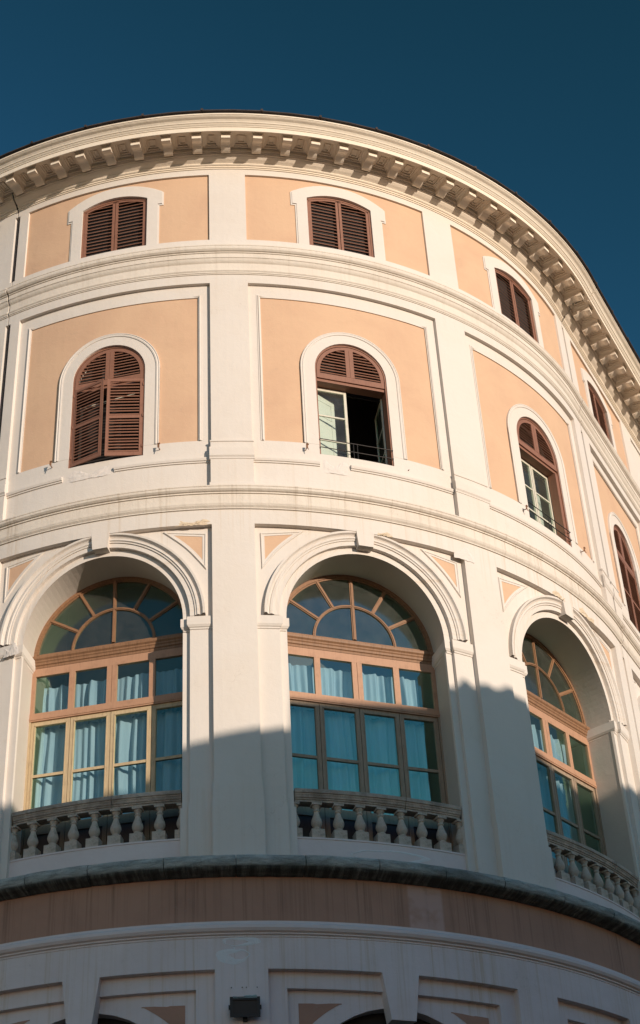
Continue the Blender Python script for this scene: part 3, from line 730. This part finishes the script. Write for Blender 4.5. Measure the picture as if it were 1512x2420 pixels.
# ---------------- main-floor windows
def upper_window(b, state):
    we = empty('arched_window', {0: 'window with two louvred leaves standing ajar', 1: 'window with its right casement open on a dark room', 2: 'window with glazed casements shut', 3: 'window with shutters closed'}[state], parent=B)
    f = b.loc; y = -.20
    fm = MB()
    lring(fm, f, UW, UW-.06, UZS, y+.01, y-.30)
    for sx in (-1, 1):
        x0, x1 = sorted((sx*UW, sx*(UW-.055))); fm.box(f, x0, x1, y-.30, y+.01, UZB, UZS)
    fm.box(f, -UW+.055, UW-.055, y-.36, y-.05, 31.50, 31.60)
    fm.build('frame', M_SHUT, we)
    ty = MB(); ai = UW-.075
    lring(ty, f, ai, ai-.115, UZS, y, y-.05)
    for sx in (-1, 1):
        x0, x1 = sorted((sx*ai, sx*(ai-.10))); ty.box(f, x0, x1, y-.05, y, 31.60, UZS)
    ty.box(f, -ai+.10, ai-.10, y-.05, y-.001, 31.60, 31.80)
    ty.box(f, -.13, -.004, y-.05, y+.004, 31.80, UZS+ai-.11); ty.box(f, .004, .13, y-.05, y+.004, 31.80, UZS+ai-.11)
    for sx in (-1, 1):
        def xr(z, sx=sx):
            if z < UZS: h = ai-.10
            else:
                q = (ai-.11)**2-(z-UZS)**2
                if q <= 0: return None
                h = sqrt(q)
            return tuple(sorted((sx*.13, sx*h)))
        slats(ty, f, 31.82, 32.85, xr, y=y-.02, step=.115)
    ty.build('louvred_tympanum', M_SHUT, we)
    def rotf(hx, ang, sgn):
        def g_(x, yy, z):
            dx = (x-hx); c, s = cos(ang), sin(ang)
            return f(hx+dx*c-sgn*0, y+.02+abs(dx)*s*1+yy*c-y, z) if False else f(hx+dx*c+(-sgn)*(yy-y)*s*0, y+abs(dx)*s+(yy-y)*c, z)
        return g_
    if state in (0, 3):
        ang = {0: (radians(17), radians(14)), 3: (0, 0)}[state]
        for k, sx in enumerate((-1, 1)):
            x0, x1 = sorted((sx*.012, sx*(UW-.06))); lf = MB()
            leaf(lf, rotf(sx*(UW-.06), ang[k], sx), x0, x1, UZB+.05, 31.58, y=y, mids=(30.12,))
            lf.build('shutter', M_SHUT, we)
            hg = MB()
            for z in (28.95, 30.1, 31.3): hg.box(f, sx*(UW-.06)-.02, sx*(UW-.06)+.02, y, y+.03, z, z+.11)
            hg.build('hinge', M_SHUT, we)
    # casement
    yc = y-.33
    def casement(x0, x1, fn=f, hasin=True):
        c = MB(); st = .085
        c.box(fn, x0, x0+st, yc-.05, yc, UZB, 31.48); c.box(fn, x1-st, x1, yc-.05, yc, UZB, 31.48)
        c.box(fn, x0+st, x1-st, yc-.05, yc-.002, 31.38, 31.48); c.box(fn, x0+st, x1-st, yc-.05, yc-.002, UZB, UZB+.16)
        for z in (29.5, 30.42): c.box(fn, x0+st, x1-st, yc-.045, yc-.004, z-.025, z+.025)
        # bead
        for p, q in ((x0+st-.02, x0+st), (x1-st, x1-st+.02)): c.box(fn, p, q, yc, yc+.012, UZB+.16, 31.38)
        c.build('casement', M_CASE, we)
        g_ = MB(); g_.grid([[(fn(x, yc-.03, z), (x, z)) for x in (x0+st, x1-st)] for z in (UZB+.16, 31.38)]); g_.build('pane', M_GLASSU, we)
    if state == 1:
        casement(-UW+.07, -.06)
        def opened(x, yy, z):    # right leaf swung inwards about its outer stile
            h = UW-.09; a = radians(99); dx = x-h
            return f(h+dx*cos(a)-(yy-yc)*sin(a)*.6, yc+dx*sin(a)+(yy-yc)*cos(a), z)
        casement(.06, UW-.09, fn=opened)
        p = MB()
        def inn(x, yy, z):
            h = -UW+.10; a = radians(24); dx = x-h
            return f(h+dx*cos(a), yc-.10-dx*sin(a)+yy, z)
        p.box(inn, -UW+.10, -.22, -.03, 0, UZB, 31.35)
        for (a0, a1, z0, z1) in ((-.95, -.36, 30.55, 31.15), (-.95, -.36, 28.85, 30.40)):
            for bx in ((a0, a0+.02, z0, z1), (a1-.02, a1, z0, z1), (a0, a1, z0, z0+.02), (a0, a1, z1-.02, z1)): p.box(inn, bx[0], bx[1], .001, .012, bx[2], bx[3])
        p.build('inner_shutter', M_INNER, we)
    elif state == 2:
        casement(-UW+.07, -.012); casement(.012, UW-.20)
        for h0, h1 in ((-UW+.1, -.25), (.15, UW-.3)):
            p = MB()
            def inn(x, yy, z, h0=h0):
                a = radians(16); return f(h0+(x-h0)*cos(a), yc-.12-(x-h0)*sin(a)+yy, z)
            p.box(inn, h0, h1, -.03, 0, UZB, 30.75)
            for bx in ((h0+.1, h0+.12, UZB+.2, 30.6), (h1-.12, h1-.10, UZB+.2, 30.6)): p.box(inn, bx[0], bx[1], .001, .012, bx[2], bx[3])
            p.build('inner_shutter', M_INNER, we)
        e = MB(); e.box(f, UW-.20, UW-.057, y-.30, y-.02, UZB, 31.5); e.build('folded_shutter', M_SHUT, we)
    else:
        d = MB(); d.box(f, -UW+.06, UW-.06, yc-.30, yc-.28, UZB, 31.5); d.build('dark_backing', M_DARKIN, we)  # plain board painted near-black for the unlit room behind the leaves
        if state == 0:
            rd = MB(); cyl(rd, f(-.95, y-.16, 30.98), f(.95, y-.16, 31.20), .018); cyl(rd, f(-.95, y-.17, 30.93), f(.4, y-.17, 31.08), .01); rd.build('stay_rod', M_CASE, we)
    if state in (1, 2):
        rl = MB(); yr = y+.07
        for z in (28.86, 29.17): cyl(rl, f(-UW+.02, yr, z), f(UW-.02, yr, z), .014)
        for x in (-.10, .02): cyl(rl, f(x, yr, UZB), f(x, yr, 29.17), .011)
        for x in (-UW+.03, UW-.03): cyl(rl, f(x, yr, 28.86), f(x, yr-.12, 28.86), .012); cyl(rl, f(x, yr, 29.17), f(x, yr-.12, 29.17), .012)
        rl.build('window_railing', M_IRON, we)
    # near-black board at the head, darkness of the room put into its colour
    hd = MB(); hd.box(f, -UW, UW, -.75, -.70, 31.5, 33.2); hd.build('dark_backing', M_DARKIN, we)
for i, b in enumerate(bays): upper_window(b, i)
upper_window(wing, 3)

# ---------------- shutter stays (hooks)
for bi, x, z in ((0, -1.653, 28.80), (0, 1.624, 28.75), (1, -1.562, 28.70), (1, 1.597, 28.58), (2, -1.45, 28.72), (2, 1.75, 28.76)):
    b = bays[bi]; h = MB(); f = b.loc; y = b.yf(x, -.12); L = .20 if not (bi == 1 and x > 0) else .07
    cyl(h, f(x, y-.02, z), f(x, y+L*.7, z), .014); 
    if L > .1:
        h.box(f, x-.028, x+.028, y+L*.7, y+L*.7+.02, z-.02, z+.11)
        h.box(f, x-.02, x+.05, y+L*.7, y+L*.7+.035, z+.09, z+.125); cyl(h, f(x, y+L*.7, z), f(x+.03, y+L*.9, z-.09), .012)
    h.build('shutter_hook', M_RUST, B)

# ---------------- arcade windows
YW = -1.40
def arcade_window(b, bi):
    we = empty('arched_french_window', None, parent=B); f = b.loc; y = YW
    fm = MB(); RO = 2.38
    lring(fm, f, RO, RO-.17, ZA, y+.06, y-.10, 40); lring(fm, f, RO-.17, RO-.21, ZA, y+.03, y-.08, 40)
    lring(fm, f, 1.22, 1.14, ZA+.1, y+.035, y-.05, 30); lring(fm, f, 1.19, 1.165, ZA+.1, y+.055, y+.03, 30)
    def spoke(ang, r0_, r1_, wd, yt):
        c, s = cos(ang), sin(ang)
        fn = lambda x, yy, z: f(z*c-x*s, yy, ZA+.1+z*s+x*c)
        fm.box(fn, -wd/2, wd/2, y-.04, yt, r0_, r1_)
    for a in (31, 61, 90, 119, 149):
        r1_ = 2.16 if a != 90 else 2.14
        spoke(radians(a), 1.20, r1_, .11, y+.025); spoke(radians(a), 1.20, r1_, .05, y+.05)
    spoke(pi/2, .1, 1.16, .11, y+.025); spoke(pi/2, .1, 1.16, .05, y+.05)
    fm.box(f, -RO+.1, RO-.1, y-.06, y+.03, 23.06, 23.20)
    fm.build('fanlight_frame', M_WOODR, we)
    tr = MB()
    prof = [(y-.02, 22.74), (y+.05, 22.75), (y+.05, 22.82), (y+.08, 22.84), (y+.085, 22.90), (y+.11, 22.93), (y+.11, 22.97), (y+.15, 23.01), (y+.16, 23.06), (y+.16, 23.09), (y+.03, 23.14)]
    tr.grid([[(f(x, yy, z), (x, z)) for x in (-2.30, 2.30)] for yy, z in prof])
    for x in (-2.30, 2.30): tr.face(*[tr.p(f(x, yy, z), (yy, z)) for yy, z in prof])
    tr.build('transom', M_WOODR, we)
    up = MB(); T = 22.745
    XM = (-1.14, 0, 1.14)
    up.box(f, -2.40, 2.40, y-.06, y+.04, 22.50, T)
    for x, hw in ((-1.14, .085), (1.14, .085)): up.box(f, x-hw, x+hw, y-.06, y+.038, 21.34, 22.50)
    up.box(f, -.145, -.006, y-.06, y+.038, 21.34, 22.50); up.box(f, .006, .145, y-.06, y+.038, 21.34, 22.50)
    for sx in (-1, 1): x0, x1 = sorted((sx*2.40, sx*2.19)); up.box(f, x0, x1, y-.06, y+.039, 21.34, 22.50)
    up.box(f, -2.40, 2.40, y-.06, y+.06, 21.10, 21.34); up.box(f, -2.40, 2.40, y-.06, y+.075, 21.14, 21.20)
    up.build('upper_frame', M_WOODB, we)
    # four door leaves
    xs = [-2.31, -1.135, 0, 1.135, 2.31]
    for k in range(4):
        lf = MB(); a, c = xs[k]+.008, xs[k+1]-.008; st = .12
        if k == 0: a += .06
        if k == 3: c -= .06
        lf.box(f, a, a+st, y-.07, y+.01, 16.4, 21.10); lf.box(f, c-st, c, y-.07, y+.01, 16.4, 21.10)
        lf.box(f, a+st, c-st, y-.07, y+.008, 20.96, 21.10)
        lf.box(f, a+st, c-st, y-.07, y+.008, 19.44, 19.52); lf.box(f, a+st, c-st, y-.07, y+.008, 17.80, 18.05)
        lf.box(f, a+st, c-st, y-.07, y+.008, 16.4, 16.7)
        for p, q in ((a+st-.03, a+st-.008), (c-st+.008, c-st+.03)): lf.box(f, p, q, y+.01, y+.024, 18.03, 20.99)
        lf.box(f, a+st-.03, c-st+.03, y+.01, y+.024, 20.965, 20.99); 
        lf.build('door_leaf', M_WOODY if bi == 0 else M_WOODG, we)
        pn = MB(); pn.box(f, a+st-.01, c-st+.01, y-.055, y-.03, 16.65, 17.85); pn.build('door_panel', M_DARKW, we)
    for sx in (-1, 1):
        jf = MB(); x0, x1 = sorted((sx*2.40, sx*2.25)); jf.box(f, x0, x1, y-.10, y+.05, 16.4, 21.10)
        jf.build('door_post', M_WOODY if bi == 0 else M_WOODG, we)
    # panes
    gl = MB()
    for z0, z1 in ((21.34, 22.50),):
        for k, (a, c) in enumerate(((-2.19, -1.225), (-1.055, -.145), (.145, 1.055), (1.225, 2.19))):
            g_ = MB(); e = [random.uniform(-.004, .004) for _ in range(4)]
            g_.face(g_.p(f(a, y-.01+e[0], z0)), g_.p(f(c, y-.01+e[1], z0)), g_.p(f(c, y-.01+e[2], z1)), g_.p(f(a, y-.01+e[3], z1))); g_.build('pane', M_GLASS, we)
    for k in range(4):
        a, c = xs[k]+.12, xs[k+1]-.12
        for z0, z1 in ((19.52, 20.96), (18.05, 19.44)):
            g_ = MB(); e = [random.uniform(-.004, .004) for _ in range(4)]
            g_.face(g_.p(f(a, y-.03+e[0], z0)), g_.p(f(c, y-.03+e[1], z0)), g_.p(f(c, y-.03+e[2], z1)), g_.p(f(a, y-.03+e[3], z1))); g_.build('pane', M_GLASS, we)
    A = [radians(t) for t in (0, 31, 61, 90, 119, 149, 180)]
    for t0, t1 in zip(A, A[1:]):
        g_ = MB(); n = 6; tl = random.uniform(-.012, .012)
        g_.grid([[(f(r_*cos(t0+(t1-t0)*i/n), y+tl*(r_-1.6), ZA+.1*(2.22-r_)+r_*sin(t0+(t1-t0)*i/n)), (i, r_)) for i in range(n+1)] for r_ in (1.16, 2.22)]); g_.build('fanlight_pane', M_GLASSF, we)
    for t0, t1 in ((0, pi/2), (pi/2, pi)):
        g_ = MB(); n = 10; g_.face(*([g_.p(f(0, y-.005, ZA+.1))]+[g_.p(f(1.16*cos(t0+(t1-t0)*i/n), y-.005, ZA+.1+1.16*sin(t0+(t1-t0)*i/n))) for i in range(n+1)])); g_.build('fanlight_pane', M_GLASSF, we)
M_WOODG = m_wood('shaded_ochre_wood', (.34, .25, .175), (.20, .145, .10), .7)  # ochre door wood again, darkened: shade on these doors put into the colour
M_DARKW = m_wood('dark_panel_wood', (.06, .045, .04), (.035, .028, .025), .5)
for i, b in enumerate(bays): arcade_window(b, i)
arcade_window(wing, 3)
# curtains: things of their own
CL = ['gathered pale blue curtains behind the left arched window with sunlit ochre doors', 'pale blue curtains behind the middle arched window above the full balustrade', 'dim teal curtains behind the right arched window at the steeply slanting balustrade']
for bi, b in enumerate(bays):
    c = MB(); f = b.loc; rnd = random.Random(bi+3); y0 = YW-.30
    for (xa, xb, zt, zb) in ((-2.05 if bi == 0 else -2.2, 1.9 if bi != 2 else 1.5, 22.42 if bi else 22.30, 21.0), (-2.1, 1.95 if bi != 2 else 1.55, 21.0, 16.9)):
        n = 260; ph = [rnd.uniform(0, 6.28) for _ in range(6)]
        fr_ = (9.3, 13.7, 21.1, 31., 5.2)
        rows = []
        for zi in range(9):
            t = zi/8; z = zt+(zb-zt)*t; row = []
            for i in range(n+1):
                x = xa+(xb-xa)*i/n; u = x+.03*sin(z*1.3+x*2)
                amp = .042+.034*min(1, t*3)
                d = sum(sin(q*u+p) for q, p in zip(fr_, ph))*amp*.55
                scal = -.03*abs(sin(7*x+ph[0])) if zi == 0 and zt > 21.5 else 0
                row.append((f(x, y0+d, z+scal), (x, z)))
            rows.append(row)
        c.grid(rows, smooth=True)
    tag(c.build('curtain', M_CLOTH), CL[bi], 'curtain', 'curtains behind the arched windows')

# ---------------- downpipes in the joints
for J, z0, z1 in ((JL, 27.2, 36.0), (JL, 36.7, 40.3), (JR, 27.2, 29.0)):
    d = MB(); cyl(d, pt(J, -.14, z0), pt(J, -.14, z1), .075, 12)
    d.build('downpipe', M_PIPE, B)
# ---------------- spalled edges and repairs
def rough_patch(S0, S1, z0, z1, dr, m, name='spalled_plaster', seed=0, amp=.05):
    r_ = random.Random(seed); mb = MB(); nx, nz = 14, 5; rows = []
    for j in range(nz+1):
        row = []
        for i in range(nx+1):
            u, v = i/nx, j/nz; ed = min(1, 4*min(u, 1-u))*min(1, 4*min(v, 1-v)) if j else min(1, 4*min(u, 1-u))
            S_ = S0+(S1-S0)*u+r_.uniform(-.02, .02); z_ = z0+(z1-z0)*v*(.75+.25*sin(9*u+seed))+r_.uniform(-.015, .015)
            row.append((pt(S_, dr-.012+ed*(.02+r_.uniform(-.5, .5)*amp*.6), z_), (S_, z_)))
        rows.append(row)
    mb.grid(rows); return mb.build(name, m, B)
b1, b2, b3 = bays
rough_patch(b1.c+2.12, b1.c+3.19, 25.90, 26.10, .004, M_SPALL, seed=1)
rough_patch(b1.S(-2.78), b1.S(-2.30), 22.62, 23.02, -.066, M_PATCH, 'repair_patch', seed=21, amp=.02)
rough_patch(b2.c+.32, b2.c+.86, 25.91, 26.07, .004, M_SPALL, seed=2)
rough_patch(b2.c+2.8, b2.c+3.6, 25.75, 26.28, .004, M_PATCH, 'repair_patch', seed=3, amp=.02)
rough_patch(b3.c-.85, b3.c-.05, 25.92, 26.16, .004, M_SPALL, seed=4)
rough_patch(b3.c+.55, b3.c+1.65, 25.90, 26.20, .004, M_SPALL, seed=5)
rough_patch(b1.c-1.3, b1.c+.3, 28.08, 28.50, -.114, M_PATCH, 'repair_patch', seed=6, amp=.028)
rough_patch(b2.c-1.15, b2.c-.25, 27.95, 28.50, -.114, M_PATCH, 'repair_patch', seed=7, amp=.02)

P1 = SL+BW
M_NEWPL = stucco('fresh_filler', (.70, .68, .66), (.62, .60, .58), bumpk=.8)
def blob_ring(Sc, zc_, ra, rb, th, dr, seed):
    r_ = random.Random(seed); mb = MB(); n = 36; rows = []
    ph = [r_.uniform(0, 6.28) for _ in range(4)]
    for k in range(3):
        row = []
        for i in range(n+1):
            a = 2*pi*i/n; wob = 1+.16*sin(2*a+ph[0])+.10*sin(3*a+ph[1])+.05*sin(7*a+ph[2]); w_ = th*(.55+.45*sin(a+ph[3]))
            q_ = wob+(k-1)*w_/ra
            row.append((pt(Sc+ra*q_*cos(a), dr+(.006 if k == 1 else .0015), zc_+rb*q_*sin(a)), (Sc+ra*q_*cos(a), zc_+rb*q_*sin(a))))
        rows.append(row)
    mb.grid(rows); mb.build('repair_patch', M_NEWPL, B)
blob_ring(P1-.06, 13.93, .30, .10, .16, .061, 4)
blob_ring(P1-.12, 13.60, .26, .15, .16, .061, 8)
rough_patch(P1-.30, P1+.12, 13.72, 13.84, .052, M_NEWPL, 'repair_patch', seed=12, amp=.01)
blob_ring(b2.c+.05, 16.36, .95, .17, .14, -.329, 15)
# ---------------- floodlight on the middle pier
S0 = SL+BW; a0 = S0/R
FL = empty('floodlight', 'black box floodlight with a crusted top fixed on the lower wall between two arches', 'floodlight')
n_ = Vector((sin(a0), -cos(a0), 0)); t_ = Vector((cos(a0), sin(a0), 0)); org = pt(S0+.06, .06, 12.36)
def lf_(x, y, z):
    a = radians(8); y2 = y*cos(a)+z*sin(a); z2 = -y*sin(a)+z*cos(a); return org+t_*x+n_*(y2+.12)+Vector((0, 0, z2))
q = MB()
q.box(lf_, -.31, .31, -.02, .10, -.20, .16)
q.box(lf_, -.34, .34, .10, .16, .13, .20); q.box(lf_, -.34, .34, .10, .16, -.24, -.17); q.box(lf_, -.34, -.27, .10, .16, -.17, .13); q.box(lf_, .27, .34, .10, .16, -.17, .13)
q.build('housing', M_BLACK, FL)
q = MB(); q.box(lf_, -.27, .27, .10, .125, -.17, .13); q.build('lens', mat('floodlight_lens', (.012, .012, .014), .45), FL)
q = MB(); q.box(lf_, -.37, -.34, .0, .10, -.06, .03); q.box(lf_, .34, .37, .0, .10, -.06, .03)
q.box(lambda x, y, z: org+t_*x+n_*y+Vector((0, 0, z)), -.05, .05, -.01, .12, -.30, -.18); q.build('bracket', M_BLACK, FL)
q = MB()
rows = []
for i in range(15):
    x = -.27+.54*i/14; h = .012+.035*abs(sin(5*x+.7))+random.uniform(0, .012)
    rows.append([(lf_(x, yy, .165+h*k), (x, yy)) for yy, k in ((.0, .5), (.05, 1.4), (.10, 1.2), (.155, 1.3), (.162, .2))])
q.grid(rows); q.build('crust', M_DROP, FL)
for x0 in (-.31, .03):
    q = MB(); fb = lambda x, y, z: org+t_*x+n_*y+Vector((0, 0, z))
    q.box(fb, x0, x0+.27, 0, .013, .12, .50); q.build('mounting_plate', M_BASE, FL)
    for xb in (x0+.012, x0+.258):
        q = MB(); cyl(q, fb(xb, .012, .488), fb(xb, .03, .488), .013, 6); q.build('bolt', M_BLACK, FL)
# ------------------------------------------------------------------ building across the street (casts the evening shadow)
h2 = Vector((sin(AZ), -cos(AZ), 0)); l2 = Vector((cos(AZ), sin(AZ), 0)); TE = math.tan(EL)
OB = empty('opposite_building', 'plain building across the street whose roof throws its shadow on the lower storeys', 'building')
prof2 = [(-18, 17.0), (-12.5, 17.05), (-9.2, 17.35), (-6.75, 17.6), (-6.65, 19.1), (-2.35, 19.18), (-2.1, 19.46), (-1.8, 19.24), (-1.45, 19.32), (-1.25, 19.22), (-1.0, 19.30), (-.8, 19.44), (0, 19.34), (1.2, 19.1), (3.8, 18.45), (4.3, 18.7), (4.5, 18.6), (7, 18.9), (26, 18.9)]
H = 47.0
def oc(x, y, z): return l2*x + h2*y + Vector((0, 0, z))
ow_ = MB()
for (xa, za), (xb, zb) in zip(prof2, prof2[1:]):
    za += H*TE; zb += H*TE
    P = [oc(xa, H, -1.98), oc(xb, H, -1.98), oc(xb, H, zb), oc(xa, H, za)]; Q = [p+h2*9 for p in P]
    for fc in ((P[0], P[1], P[2], P[3]), (Q[0], Q[1], Q[2], Q[3]), (P[3], P[2], Q[2]-Vector((0, 0, 1.0)), Q[3]-Vector((0, 0, 1.0)))): ow_.face(*[ow_.p(c, (i, 1)) for i, c in enumerate(fc)])
for xa in (-18, 26):
    ow_.face(*[ow_.p(c) for c in (oc(xa, H, -1.98), oc(xa, H+9, -1.98), oc(xa, H+9, 24.0), oc(xa, H, 25.2))])
ow_.build('wall', stucco('ochre_stucco', (.45, .32, .2), (.38, .27, .17)), OB)
for fl_ in range(5):
    for i in range(10):
        x = -15+4.3*i; z = 1.2+4.3*fl_; q = MB(); q.box(oc, x-.7, x+.7, H-.06, H+.05, z, z+2.1); q.build('window', M_DARKIN, OB)
